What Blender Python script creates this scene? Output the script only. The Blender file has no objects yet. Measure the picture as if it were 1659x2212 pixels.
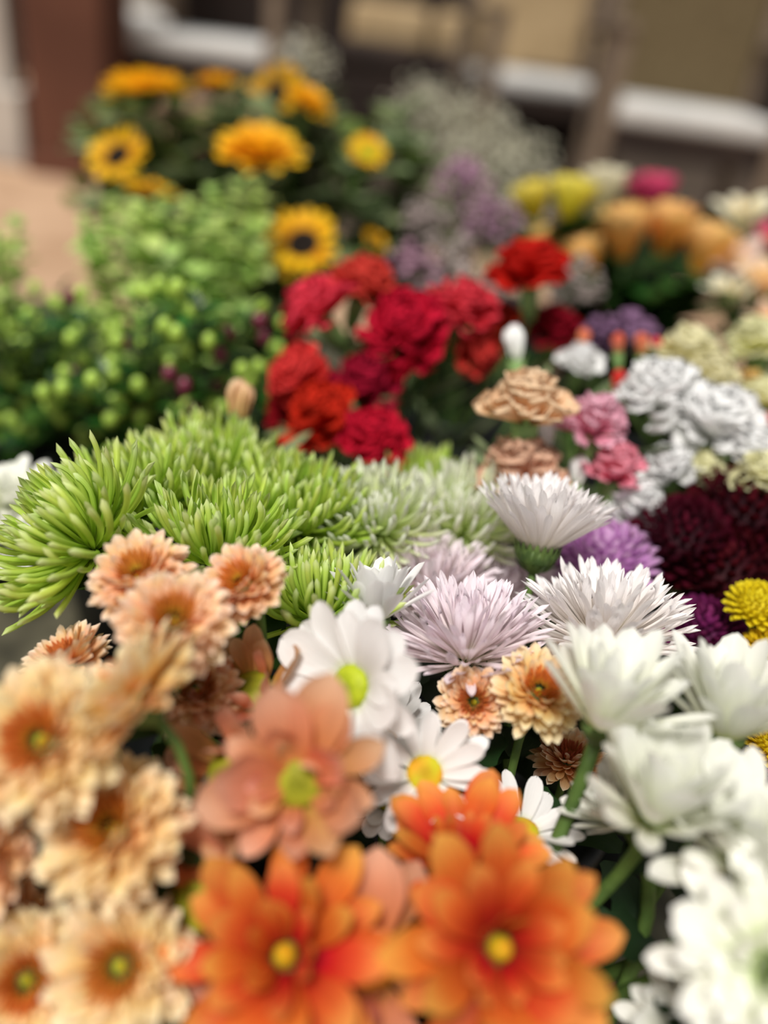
import bpy, math, random
import numpy as np
from mathutils import Vector, Matrix, Quaternion
random.seed(11)
R_ = math.radians
SC = bpy.context.scene
COL = SC.collection

# ------------------------------------------------------------------ camera, light, exposure
FPX, PITCH, ROLL, CAMZ = 1800.0, R_(31), R_(8), 0.62
FW = Vector((0, math.cos(PITCH), -math.sin(PITCH)))
UP0 = Vector((0, math.sin(PITCH), math.cos(PITCH)))
RT = math.cos(ROLL) * Vector((1, 0, 0)) + math.sin(ROLL) * UP0
UP = -math.sin(ROLL) * Vector((1, 0, 0)) + math.cos(ROLL) * UP0
CAM = Vector((0, 0, CAMZ))
cd = bpy.data.cameras.new('camera')
cam = bpy.data.objects.new('camera', cd)
COL.objects.link(cam)
cam.matrix_world = Matrix(((RT.x, UP.x, -FW.x, CAM.x), (RT.y, UP.y, -FW.y, CAM.y), (RT.z, UP.z, -FW.z, CAM.z), (0, 0, 0, 1)))
cd.sensor_fit = 'VERTICAL'
cd.sensor_height = 36.0
cd.lens = FPX / 2212 * 36.0
cd.clip_start = 0.02
cd.clip_end = 60
cd.dof.use_dof = True
cd.dof.focus_distance = 0.415
cd.dof.aperture_fstop = cd.lens / 17.0
SC.camera = cam

w = bpy.data.worlds.new('world')
SC.world = w
w.use_nodes = True
w.node_tree.nodes['Background'].inputs[0].default_value = (1.0, 0.985, 0.96, 1)
w.node_tree.nodes['Background'].inputs[1].default_value = 0.45
sd = bpy.data.lights.new('sun', 'SUN')
sd.energy = 3.9
sd.angle = R_(14)
sd.color = (1.0, 0.96, 0.90)
sun = bpy.data.objects.new('sun', sd)
COL.objects.link(sun)
sun.rotation_euler = Vector((0.20, 0.45, -1.0)).to_track_quat('-Z', 'Y').to_euler()
SC.view_settings.view_transform = 'Standard'
SC.view_settings.look = 'None'
SC.view_settings.exposure = 0.06
SC.view_settings.gamma = 1.0
SC.view_settings.use_curve_mapping = False


def ray(u, v):
    return FW + RT * ((u - 829.5) / FPX) - UP * ((v - 1106.0) / FPX)


def P(u, v, d):                    # a direction from a pixel, a distance from the thing's usual size
    return CAM + ray(u, v) * d


def G(u, v, z):                    # where a pixel's direction meets the level z
    r = ray(u, v)
    return CAM + r * ((z - CAMZ) / r.z)


def N(x, y, z):                    # a facing given as right / up / towards the viewer
    return (RT * x + UP * y - FW * z).normalized()


# ------------------------------------------------------------------ materials
def lin(h):
    h = h.lstrip('#')
    o = []
    for i in (0, 2, 4):
        c = int(h[i:i + 2], 16) / 255
        o.append(c / 12.92 if c <= 0.04045 else ((c + 0.055) / 1.055) ** 2.4)
    return (*o, 1)


def nodes(name):
    m = bpy.data.materials.new(name)
    m.use_nodes = True
    nt = m.node_tree
    b = nt.nodes['Principled BSDF']
    return m, nt, b, nt.nodes['Material Output']


def petal_mat(name, stops, trans=0.3, rough=0.6, vein=0.12, vary=0.12, hue=0.012, spec=0.25, veins=26, tcol=None):
    """colour from base to tip of a petal or leaf, fine lengthwise veins, light passing through"""
    m, nt, b, out = nodes(name)
    nn = nt.nodes.new
    L = nt.links.new
    uv = nn('ShaderNodeUVMap')
    sep = nn('ShaderNodeSeparateXYZ')
    L(uv.outputs[0], sep.inputs[0])
    cr = nn('ShaderNodeValToRGB')
    el = cr.color_ramp.elements
    while len(el) < len(stops):
        el.new(0.5)
    for e, (p, c) in zip(el, stops):
        e.position = p
        e.color = lin(c)
    L(sep.outputs[0], cr.inputs[0])
    mp = nn('ShaderNodeMapping')
    mp.inputs['Scale'].default_value = (1.6, veins, 1)
    L(uv.outputs[0], mp.inputs[0])
    oi = nn('ShaderNodeObjectInfo')
    rv = nn('ShaderNodeMath'); rv.operation = 'MULTIPLY'; rv.inputs[1].default_value = 40
    L(oi.outputs['Random'], rv.inputs[0])
    cmb = nn('ShaderNodeCombineXYZ')
    L(rv.outputs[0], cmb.inputs[0]); L(rv.outputs[0], cmb.inputs[1])
    L(cmb.outputs[0], mp.inputs['Location'])
    no = nn('ShaderNodeTexNoise')
    no.inputs['Scale'].default_value = 1.0
    no.inputs['Detail'].default_value = 3
    L(mp.outputs[0], no.inputs['Vector'])
    hs = nn('ShaderNodeHueSaturation')
    v1 = nn('ShaderNodeMapRange')
    v1.inputs[1].default_value = 0.25; v1.inputs[2].default_value = 0.75
    v1.inputs[3].default_value = 1 - vein; v1.inputs[4].default_value = 1 + vein * 0.6
    L(no.outputs[0], v1.inputs[0])
    v2 = nn('ShaderNodeMapRange')
    v2.inputs[3].default_value = 1 - vary; v2.inputs[4].default_value = 1 + vary * 0.6
    L(oi.outputs['Random'], v2.inputs[0])
    mu = nn('ShaderNodeMath'); mu.operation = 'MULTIPLY'
    L(v1.outputs[0], mu.inputs[0]); L(v2.outputs[0], mu.inputs[1])
    L(mu.outputs[0], hs.inputs['Value'])
    h = nn('ShaderNodeMapRange')
    h.inputs[3].default_value = 0.5 - hue; h.inputs[4].default_value = 0.5 + hue
    fr = nn('ShaderNodeMath'); fr.operation = 'FRACT'
    L(rv.outputs[0], fr.inputs[0]); L(fr.outputs[0], h.inputs[0])
    L(h.outputs[0], hs.inputs['Hue'])
    L(cr.outputs[0], hs.inputs['Color'])
    L(hs.outputs[0], b.inputs['Base Color'])
    b.inputs['Roughness'].default_value = rough
    b.inputs['Specular IOR Level'].default_value = spec
    bp = nn('ShaderNodeBump')
    bp.inputs['Strength'].default_value = 0.35
    bp.inputs['Distance'].default_value = 0.0006
    L(no.outputs[0], bp.inputs['Height'])
    L(bp.outputs[0], b.inputs['Normal'])
    tr = nn('ShaderNodeBsdfTranslucent')
    L(hs.outputs[0], tr.inputs[0])
    mx = nn('ShaderNodeMixShader')
    mx.inputs[0].default_value = trans
    L(b.outputs[0], mx.inputs[1]); L(tr.outputs[0], mx.inputs[2])
    L(mx.outputs[0], out.inputs[0])
    return m


def plain_mat(name, c1, c2=None, scale=8, rough=0.7, bump=0.0, spec=0.3, detail=4, stretch=(1, 1, 1)):
    m, nt, b, out = nodes(name)
    L = nt.links.new
    tc = nt.nodes.new('ShaderNodeTexCoord')
    mp = nt.nodes.new('ShaderNodeMapping')
    mp.inputs['Scale'].default_value = stretch
    L(tc.outputs['Object'], mp.inputs[0])
    no = nt.nodes.new('ShaderNodeTexNoise')
    no.inputs['Scale'].default_value = scale
    no.inputs['Detail'].default_value = detail
    L(mp.outputs[0], no.inputs['Vector'])
    cr = nt.nodes.new('ShaderNodeValToRGB')
    cr.color_ramp.elements[0].position = 0.35
    cr.color_ramp.elements[1].position = 0.65
    cr.color_ramp.elements[0].color = lin(c1)
    cr.color_ramp.elements[1].color = lin(c2 or c1)
    L(no.outputs[0], cr.inputs[0])
    L(cr.outputs[0], b.inputs['Base Color'])
    b.inputs['Roughness'].default_value = rough
    b.inputs['Specular IOR Level'].default_value = spec
    if bump:
        bp = nt.nodes.new('ShaderNodeBump')
        bp.inputs['Strength'].default_value = bump
        bp.inputs['Distance'].default_value = 0.01
        L(no.outputs[0], bp.inputs['Height'])
        L(bp.outputs[0], b.inputs['Normal'])
    return m


M = {}
pm = lambda k, *a, **q: M.__setitem__(k, petal_mat(k, *a, **q))
pm('green_spider', [(0, '#9aba38'), (0.45, '#bad64a'), (0.85, '#cee46c'), (1, '#e6f0b4')], 0.34, vein=0.14, vary=0.2, hue=0.014, veins=9, spec=0.45, rough=0.45)
pm('pale_green_spider', [(0, '#c4dc60'), (0.4, '#e2eeae'), (1, '#f6f8ec')], 0.3, vary=0.08, veins=9)
pm('peach', [(0, '#e8a050'), (0.35, '#f1b87e'), (0.75, '#f7d0a4'), (1, '#fdeeda')], 0.33, vary=0.13, hue=0.016, veins=12)
pm('pale_peach', [(0, '#e6a648'), (0.35, '#f2c480'), (0.7, '#f8dca4'), (1, '#fdf2d2')], 0.33, vary=0.12, hue=0.014, veins=12)
pm('peach_quill', [(0, '#e0b83c'), (0.4, '#e0923c'), (1, '#d88244')], 0.3, vary=0.15)
pm('rust_quill', [(0, '#d89a3c'), (0.4, '#cc6c3c'), (1, '#cc6a50')], 0.3, vary=0.15)
pm('salmon', [(0, '#e4ac54'), (0.2, '#de9058'), (0.65, '#e4a07a'), (1, '#eebea0')], 0.42, vary=0.22, hue=0.025, vein=0.12, veins=14)
pm('orange', [(0, '#a82418'), (0.3, '#c63c1c'), (0.65, '#dc6a2e'), (1, '#f0aa52')], 0.35, vary=0.2, hue=0.014, vein=0.16, veins=12)
pm('white_daisy', [(0, '#e2e8c8'), (0.2, '#f1f0ee'), (1, '#f6f5f5')], 0.3, vary=0.05, vein=0.06, hue=0, veins=16)
pm('white_cup', [(0, '#d6e2a0'), (0.25, '#eef0de'), (1, '#f5f5f0')], 0.3, vary=0.06, vein=0.07, hue=0, veins=14)
pm('white_green_heart', [(0, '#b5d25a'), (0.25, '#dfeabc'), (0.55, '#f4f5e8'), (1, '#fbfaf5')], 0.3, vary=0.05, vein=0.05, hue=0, veins=14)
pm('heart_green', [(0, '#9dc23c'), (1, '#c3da7c')], 0.25, vary=0.08)
pm('white_fringe', [(0, '#f4ecd4'), (0.35, '#f8f2ec'), (1, '#fdfafb')], 0.35, vary=0.05, vein=0.06, hue=0, veins=8)
pm('lilac_fringe', [(0, '#f4ecd8'), (0.35, '#f4e8e8'), (1, '#fbf0f8')], 0.35, vary=0.06, vein=0.06, hue=0.005, veins=8)
pm('burgundy', [(0, '#240610'), (0.6, '#400a18'), (1, '#560e22')], 0.12, vary=0.25, spec=0.12)
pm('plum', [(0, '#4a0f38'), (0.6, '#76205a'), (1, '#8c2f6c')], 0.2, vary=0.2)
pm('mauve', [(0, '#b474b4'), (0.5, '#d49cd2'), (1, '#e8c0e4')], 0.3, vary=0.12)
pm('yellow_mum', [(0, '#c9b41a'), (0.4, '#ecd21c'), (1, '#f6e23a')], 0.3, vary=0.08)
pm('red_carnation', [(0, '#90101a'), (0.6, '#c41220'), (1, '#d41e2c')], 0.3, vary=0.1, vein=0.06, spec=0.08, rough=0.8)
pm('coral_carnation', [(0, '#b81c28'), (0.6, '#e03440'), (1, '#ec4654')], 0.32, vary=0.08, vein=0.06, spec=0.08, rough=0.8)
pm('crimson_carnation', [(0, '#640812'), (0.6, '#98101e'), (1, '#ac1828')], 0.25, vary=0.12, vein=0.06, spec=0.08, rough=0.8)
pm('peach_carnation', [(0, '#c8a458'), (0.6, '#f0c898'), (1, '#fae0bc')], 0.35, vary=0.06, vein=0.12)
pm('dusky_carnation', [(0, '#b48860'), (0.6, '#deac90'), (1, '#ecc4a8')], 0.35, vary=0.06, vein=0.12)
pm('pink_carnation', [(0, '#e07ca0'), (0.6, '#f8aac8'), (1, '#fcc8de')], 0.35, vary=0.06, vein=0.1)
pm('rose_carnation', [(0, '#d85c74'), (0.6, '#f4849a'), (1, '#faa6b6')], 0.35, vary=0.06, vein=0.1)
pm('white_carnation', [(0, '#f4f6ea'), (0.5, '#fefefc'), (1, '#ffffff')], 0.25, vary=0.02, vein=0.0, hue=0)
pm('cream_carnation', [(0, '#e4e488'), (0.5, '#f8f4b4'), (1, '#fdfad0')], 0.35, vary=0.05, vein=0.05)
pm('apricot_bud', [(0, '#d4a060'), (0.5, '#e8906c'), (1, '#ec7a5c')], 0.3)
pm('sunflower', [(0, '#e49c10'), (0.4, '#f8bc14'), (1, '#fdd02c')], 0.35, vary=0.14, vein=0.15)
pm('sunflower_shaded', [(0, '#a87a10'), (0.4, '#cf9a14'), (1, '#deae20')], 0.3, vary=0.14, vein=0.15)  # darker copy of the sunflower petals, shade put into the colour
pm('gold', [(0, '#f09c12'), (0.3, '#fabe1a'), (1, '#ffd030')], 0.35, vary=0.1)
pm('lemon_rose', [(0, '#e4cc20'), (0.6, '#f8e648'), (1, '#fcf07c')], 0.35, vary=0.08)
pm('cream_rose', [(0, '#e0d8a0'), (0.6, '#efe8c4'), (1, '#f6f2dc')], 0.3, vary=0.06)
pm('apricot_rose', [(0, '#f8b440'), (0.6, '#fec86c'), (1, '#ffdc94')], 0.42, vary=0.08)
pm('magenta_rose', [(0, '#b82458'), (0.6, '#d83a70'), (1, '#e65c88')], 0.3, vary=0.1)
pm('blush_lily', [(0, '#f0d8b8'), (0.6, '#f4d8cc'), (1, '#f6e4dc')], 0.3, vary=0.1)
pm('peach_lily', [(0, '#e8b070'), (0.6, '#f4c89c'), (1, '#f8dcc0')], 0.3, vary=0.1)
pm('leaf', [(0, '#3a5a24'), (1, '#46682c')], 0.22, vary=0.25, vein=0.15, hue=0.02, spec=0.4, rough=0.45)
pm('dark_leaf', [(0, '#182c12'), (1, '#223a18')], 0.12, vary=0.25, vein=0.15, hue=0.02, spec=0.3, rough=0.45)
pm('tulip_leaf', [(0, '#1c3a0e'), (1, '#2a5014')], 0.15, vary=0.25, hue=0.02, spec=0.3)
pm('grey_leaf', [(0, '#66744c'), (1, '#88986c')], 0.28, vary=0.25, hue=0.02)
pm('shrub_leaf', [(0, '#264a16'), (1, '#386622')], 0.25, vary=0.45, hue=0.03, rough=0.3, spec=0.5)
pm('bell_leaf', [(0, '#accc60'), (1, '#d6ea9a')], 0.45, vary=0.2, hue=0.02)
pm('olive_leaf', [(0, '#56682c'), (1, '#708040')], 0.28, vary=0.3, hue=0.025)
pm('statice', [(0, '#8c6474'), (1, '#c298b0')], 0.2, vary=0.2)
pm('statice_grey', [(0, '#908478'), (1, '#b8a8a6')], 0.2, vary=0.2)
pm('statice_violet', [(0, '#5c4460'), (1, '#926c92')], 0.2, vary=0.2)
M['stem'] = plain_mat('stem', '#46602c', '#5c7838', 60, 0.55, 0.1)
M['dark_stem'] = plain_mat('dark_stem', '#2c4420', '#3c5828', 60, 0.55)
M['calyx'] = plain_mat('calyx', '#3e5428', '#5e7438', 120, 0.6)
M['carnation_calyx'] = plain_mat('carnation_calyx', '#6c8c50', '#84a464', 60, 0.6)
M['disc_green'] = plain_mat('disc_green', '#96a416', '#aab822', 300, 0.6)
M['disc_gold'] = plain_mat('disc_gold', '#b8b01c', '#d0981c', 110, 0.6, detail=0)
M['disc_olive'] = plain_mat('disc_olive', '#84861a', '#9a9a22', 300, 0.6)
M['disc_lime'] = plain_mat('disc_lime', '#b8b428', '#c8c838', 300, 0.6)
M['disc_honey'] = plain_mat('disc_honey', '#d0901c', '#dcb428', 200, 0.6)
M['disc_black'] = plain_mat('disc_black', '#120c08', '#22160e', 200, 0.8)
M['disc_rust'] = plain_mat('disc_rust', '#c86a18', '#d88820', 200, 0.8)
M['berry_green'] = plain_mat('berry_green', '#92b83a', '#b4d060', 40, 0.3, spec=0.5)
M['berry_red'] = plain_mat('berry_red', '#541c34', '#7c2c40', 40, 0.3, spec=0.5)
M['gyp'] = plain_mat('gyp', '#bcb9a2', '#d0ccb8', 30, 0.8)
M['gyp_stem'] = plain_mat('gyp_stem', '#6c7250', '#7c8262', 30, 0.8)
M['bucket'] = plain_mat('bucket', '#0d0f0e', '#15181a', 20, 0.45)
M['paving'] = plain_mat('paving', '#a48468', '#bc9c80', 5, 0.9, 0.3)
M['paving_dark'] = plain_mat('paving_dark', '#55483a', '#6a5a48', 7, 0.9, 0.3)
M['mat'] = plain_mat('mat', '#2e2c22', '#5c5846', 16, 0.9, 0.4)  # mottled dark colour of the added sheet, shade of the ground painted in
M['deck'] = plain_mat('deck', '#3c322a', '#4a3e34', 4, 0.85)
M['wall'] = plain_mat('wall', '#1c1614', '#2a201c', 2, 0.9)
M['pillar'] = plain_mat('pillar', '#543224', '#643e2e', 3, 0.85)
M['post'] = plain_mat('post', '#a8a098', '#bab2a8', 6, 0.7)
M['cushion'] = plain_mat('cushion', '#b4b4b2', '#c6c4c0', 12, 0.85)
M['frame'] = plain_mat('frame', '#6a5c4e', '#7c6c5c', 10, 0.7, stretch=(1, 1, 6))
M['backing'] = plain_mat('backing', '#5c4e36', '#685a40', 40, 0.9)
M['beige'] = plain_mat('beige', '#a48c68', '#b49c78', 12, 0.9)
M['darkwood'] = plain_mat('darkwood', '#241a16', '#30241e', 10, 0.8)


# ------------------------------------------------------------------ mesh helpers
def new_mesh(name, vs, fs, uvs=None, smooth=True):
    me = bpy.data.meshes.new(name)
    me.from_pydata([tuple(v) for v in vs], [], fs)
    if smooth:
        me.polygons.foreach_set('use_smooth', [True] * len(me.polygons))
    if uvs is not None:
        ul = me.uv_layers.new(name='UVMap')
        idx = np.zeros(len(me.loops), dtype=np.int32)
        me.loops.foreach_get('vertex_index', idx)
        ul.data.foreach_set('uv', np.asarray(uvs, dtype=np.float32)[idx].ravel())
    me.materials.append(None)
    return me


def link(name, me, mat, parent=None, mtx=None, kind=None):
    o = bpy.data.objects.new(name, me)
    COL.objects.link(o)
    if mat is not None:
        o.material_slots[0].link = 'OBJECT'
        o.material_slots[0].material = M[mat] if isinstance(mat, str) else mat
    if parent is not None:
        o.parent = parent
    if mtx is not None:
        o.matrix_local = mtx
    if kind:
        o['kind'] = kind
    return o


def tag(o, label, cat, group=None):
    o['label'] = label
    o['category'] = cat
    if group:
        o['group'] = group
    return o


def structure(o):
    o['kind'] = 'structure'
    return o


def petal_geo(W=0.25, tm=0.6, q=2.2, p=0.7, w0=0.25, bend=0.3, bp=1.5, curl=0.6, curl1=None, nu=8, nv=4,
              side=0.0, wave=0.0, notch=0.0, lobes=0, ruffle=0.0, rk=9.0, seed=0):
    """a petal along +X, one unit long; its inner face looks to +Z"""
    rd = random.Random(seed)
    ph = rd.uniform(0, 6.28)
    if curl1 is None:
        curl1 = curl
    xs, zs, an = [0.0], [0.0], [0.0]
    ts = [(i / nu) * .55 + .45 * math.sin(math.pi / 2 * i / nu) for i in range(nu + 1)]
    for i in range(nu):
        t = (ts[i] + ts[i + 1]) / 2
        a = bend * t ** bp
        xs.append(xs[-1] + math.cos(a) * (ts[i + 1] - ts[i]))
        zs.append(zs[-1] + math.sin(a) * (ts[i + 1] - ts[i]))
    vs, uv, fs = [], [], []
    for i in range(nu + 1):
        t = ts[i]
        a = bend * t ** bp
        if t <= tm:
            ww = w0 + (1 - w0) * (t / tm) ** p
        else:
            ww = max(0.0, 1 - ((t - tm) / (1 - tm)) ** q) ** 0.5
            ww = max(ww, 0.05)
        if lobes:
            ww *= 0.62 + 0.38 * abs(math.cos(lobes * math.pi * t))
        ww *= W
        c = max(0.05, curl + (curl1 - curl) * t)
        for j in range(nv + 1):
            s = j / nv * 2 - 1
            y = ww * math.sin(s * c) / c
            dz = ww * (1 - math.cos(s * c)) / c
            dz += wave * math.sin(7 * t + ph) * 0.5 * t + ruffle * t * t * math.sin(rk * s + ph) * (0.5 + 0.5 * abs(s))
            dx = -notch * (1 - abs(s)) * (t ** 6) if notch > 0 else 0
            if ruffle:
                dx += rd.uniform(-0.06, 0.06) * t ** 4
            vs.append((xs[i] - math.sin(a) * dz + dx, y + side * t * t, zs[i] + math.cos(a) * dz))
            uv.append((t, j / nv))
    for i in range(nu):
        for j in range(nv):
            k = i * (nv + 1) + j
            fs.append((k, k + nv + 1, k + nv + 2, k + 1))
    return vs, fs, uv


def petal_set(name, n, **q):
    out = []
    for i in range(n):
        rd = random.Random(hash((name, i)) % 9999 if False else i * 31 + len(name))
        r = dict(q)
        jit = r.pop('jit', 0.25)
        r['bend'] = r.get('bend', 0.3) + rd.uniform(-1, 1) * jit
        r['side'] = r.get('side', 0) + rd.uniform(-0.1, 0.1) * (1 if jit else 0)
        r['W'] = r.get('W', 0.25) * rd.uniform(0.88, 1.12)
        out.append(petal_geo(seed=i + 3, **r))
    return out


_mc = {}


def as_mesh(key, geo):
    if key not in _mc:
        _mc[key] = new_mesh(key[0], *geo)
    return _mc[key]


def merge(parts):
    """parts: list of (geo, matrix) -> one geo"""
    V, F, UVs = [], [], []
    n = 0
    for (vs, fs, uv), m in parts:
        a = np.c_[np.asarray(vs, dtype=float), np.ones(len(vs))] @ np.array(m).T
        V.append(a[:, :3])
        UVs.append(np.asarray(uv))
        F += [tuple(i + n for i in f) for f in fs]
        n += len(vs)
    return np.vstack(V), F, np.vstack(UVs)


def lathe(prof, seg=16):
    vs, fs, uv = [], [], []
    for i, (r, z) in enumerate(prof):
        for k in range(seg):
            a = 2 * math.pi * k / seg
            vs.append((r * math.cos(a), r * math.sin(a), z))
            uv.append((i / max(1, len(prof) - 1), k / seg))
    for i in range(len(prof) - 1):
        for k in range(seg):
            a, b = i * seg + k, i * seg + (k + 1) % seg
            fs.append((a, b, b + seg, a + seg))
    return vs, fs, uv


def ball(r=1.0, seg=8, rings=5):
    return lathe([(max(1e-4, r * math.sin(math.pi * i / rings)), -r * math.cos(math.pi * i / rings)) for i in range(rings + 1)], seg)


def tube(pts, r0, r1, seg=6):
    vs, fs, uv = [], [], []
    n = len(pts)
    for i, p in enumerate(pts):
        d = (pts[min(i + 1, n - 1)] - pts[max(i - 1, 0)]).normalized()
        a = d.orthogonal().normalized() if i == 0 else (a - d * a.dot(d)).normalized()
        b = d.cross(a)
        r = r0 + (r1 - r0) * i / (n - 1)
        for k in range(seg):
            t = 2 * math.pi * k / seg
            vs.append(tuple(p + (a * math.cos(t) + b * math.sin(t)) * r))
            uv.append((i / (n - 1), k / seg))
    for i in range(n - 1):
        for k in range(seg):
            a_, b_ = i * seg + k, i * seg + (k + 1) % seg
            fs.append((a_, b_, b_ + seg, a_ + seg))
    fs.append(tuple(range(seg))[::-1])
    fs.append(tuple(range((n - 1) * seg, n * seg)))
    return vs, fs, uv


def bez(p0, p1, p2, p3, n=12):
    o = []
    for i in range(n + 1):
        t = i / n
        o.append(p0 * (1 - t) ** 3 + p1 * 3 * t * (1 - t) ** 2 + p2 * 3 * t * t * (1 - t) + p3 * t ** 3)
    return o


def box_geo(sx, sy, sz, bev=0.0, n=3, c=(0, 0, 0)):
    """a box with rounded edges"""
    import bmesh
    bm = bmesh.new()
    bmesh.ops.create_cube(bm, size=1)
    bmesh.ops.scale(bm, vec=(sx, sy, sz), verts=bm.verts)
    if bev:
        bmesh.ops.bevel(bm, geom=bm.edges[:], offset=bev, segments=n, profile=0.5, affect='EDGES')
    bmesh.ops.translate(bm, vec=c, verts=bm.verts)
    vs = [v.co[:] for v in bm.verts]
    bm.verts.index_update()
    fs = [tuple(v.index for v in f.verts) for f in bm.faces]
    bm.free()
    return vs, fs, None


def Mt(phi, r0, z0, elev, L, W=1.0, twist=0.0):
    return (Matrix.Rotation(phi, 4, 'Z') @ Matrix.Translation((r0, 0, z0)) @ Matrix.Rotation(-elev, 4, 'Y')
            @ Matrix.Rotation(twist, 4, 'X') @ Matrix.Diagonal((L, L * W, L, 1)))


# ------------------------------------------------------------------ the setting
def plane(name, pts, mat):
    o = link(name, new_mesh(name, pts, [tuple(range(len(pts)))], None, False), mat)
    return structure(o)


plane('floor', [(-6, -1.5, 0), (6, -1.5, 0), (6, 6.0, 0), (-6, 6.0, 0)], 'paving')
plane('wall_back', [(-6, 5.6, 0), (6, 5.6, 0), (6, 5.6, 3.2), (-6, 5.6, 3.2)], 'wall')

o = link('ground_shade_sheet', new_mesh('ground_shade_sheet', *box_geo(1.7, 1.9, .004, .001, 1, (.0, .75, .0025)), False), 'mat')  # added sheet whose dark colour stands in for shade below the flowers
tag(o, 'added mottled dark olive sheet standing in for ground shade under the flower buckets', 'mat')
o = structure(link('floor_deck', new_mesh('floor_deck', *box_geo(5.2, 3.0, .02, .004, 1, (1.75, 4.12, .0105)), False), 'deck'))


# ------------------------------------------------------------------ flower kinds
PET = {
    'spider': petal_set('spider', 9, W=0.068, tm=0.9, q=3, p=0.3, w0=0.6, bend=0.95, bp=3.0, curl=2.5, curl1=2.0, nu=10, nv=5, jit=0.95),
    'spider_in': petal_set('spider_in', 7, W=0.074, tm=0.84, q=3, p=0.3, w0=0.6, bend=0.85, bp=1.6, curl=2.4, curl1=1.8, nu=9, nv=5, jit=0.35),
    'droop': petal_set('droop', 6, W=0.08, tm=0.85, q=3, p=0.3, w0=0.5, bend=0.6, bp=2.0, curl=1.9, curl1=1.5, nu=10, nv=4, jit=1.3),
    'cushion': petal_set('cushion', 6, W=0.2, tm=0.66, q=2.0, p=0.7, w0=0.4, bend=0.45, bp=1.3, curl=1.15, curl1=0.9, nu=7, nv=4, jit=0.25),
    'quill': petal_set('quill', 3, W=0.11, tm=0.6, q=2.0, p=0.5, w0=0.6, bend=0.4, curl=2.0, curl1=0.8, nu=4, nv=3, jit=0.2),
    'daisy': petal_set('daisy', 7, W=0.23, tm=0.6, q=2.2, p=0.65, w0=0.3, bend=-0.15, bp=1.4, curl=0.55, curl1=0.35, nu=9, nv=6, jit=0.22, wave=0.02, notch=0.05),
    'slim': petal_set('slim', 6, W=0.15, tm=0.62, q=2.4, p=0.6, w0=0.4, bend=0.1, bp=1.4, curl=0.7, curl1=0.4, nu=9, nv=4, jit=0.25, notch=0.05),
    'wide': petal_set('wide', 7, W=0.33, tm=0.6, q=2.3, p=0.7, w0=0.3, bend=0.3, bp=1.3, curl=0.9, curl1=0.8, nu=9, nv=6, jit=0.4, wave=0.05),
    'orange': petal_set('orange', 7, W=0.19, tm=0.64, q=2.0, p=0.75, w0=0.35, bend=0.05, bp=1.3, curl=1.0, curl1=0.6, nu=9, nv=6, jit=0.35, wave=0.02),
    'cup': petal_set('cup', 7, W=0.165, tm=0.68, q=2.2, p=0.6, w0=0.45, bend=0.1, bp=1.3, curl=0.8, curl1=0.45, nu=9, nv=5, jit=0.22),
    'fringe': petal_set('fringe', 9, W=0.062, tm=0.78, q=1.7, p=0.7, w0=0.4, bend=0.15, bp=2.8, curl=1.3, curl1=0.7, nu=9, nv=4, jit=0.95, notch=0.14),
    'pompon': petal_set('pompon', 4, W=0.3, tm=0.6, q=1.8, p=0.6, w0=0.5, bend=0.9, bp=1.0, curl=1.2, curl1=1.0, nu=4, nv=3, jit=0.1),
    'sun': petal_set('sun', 6, W=0.2, tm=0.5, q=1.6, p=0.6, w0=0.4, bend=0.0, bp=1.3, curl=0.5, nu=6, nv=3, jit=0.3),
    'carn': petal_set('carn', 6, W=0.5, tm=0.92, q=3, p=1.1, w0=0.12, bend=0.1, bp=1.5, curl=0.5, nu=8, nv=16, jit=0.35, ruffle=0.06, rk=12),
    'rose': petal_set('rose', 5, W=0.42, tm=0.65, q=2.4, p=0.6, w0=0.4, bend=0.35, bp=1.0, curl=1.1, nu=7, nv=6, jit=0.15),
    'lily': petal_set('lily', 5, W=0.2, tm=0.6, q=1.6, p=0.7, w0=0.3, bend=-0.7, bp=1.6, curl=0.6, nu=8, nv=4, jit=0.15, wave=0.04),
    'leaf': petal_set('leaf', 4, W=0.3, tm=0.45, q=1.6, p=0.6, w0=0.12, bend=-0.5, bp=1.2, curl=0.4, nu=10, nv=4, jit=0.3, lobes=3),
    'ovate': petal_set('ovate', 4, W=0.27, tm=0.42, q=1.6, p=0.6, w0=0.1, bend=-0.4, bp=1.2, curl=0.5, nu=7, nv=4, jit=0.3),
    'heart': petal_set('heart', 4, W=0.4, tm=0.3, q=1.5, p=0.4, w0=0.4, bend=-0.6, bp=1.2, curl=0.4, nu=7, nv=4, jit=0.3, wave=0.05),
    'blade': petal_set('blade', 4, W=0.1, tm=0.45, q=1.5, p=0.5, w0=0.5, bend=0.3, bp=1.5, curl=0.8, nu=7, nv=3, jit=0.3),
}

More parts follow.
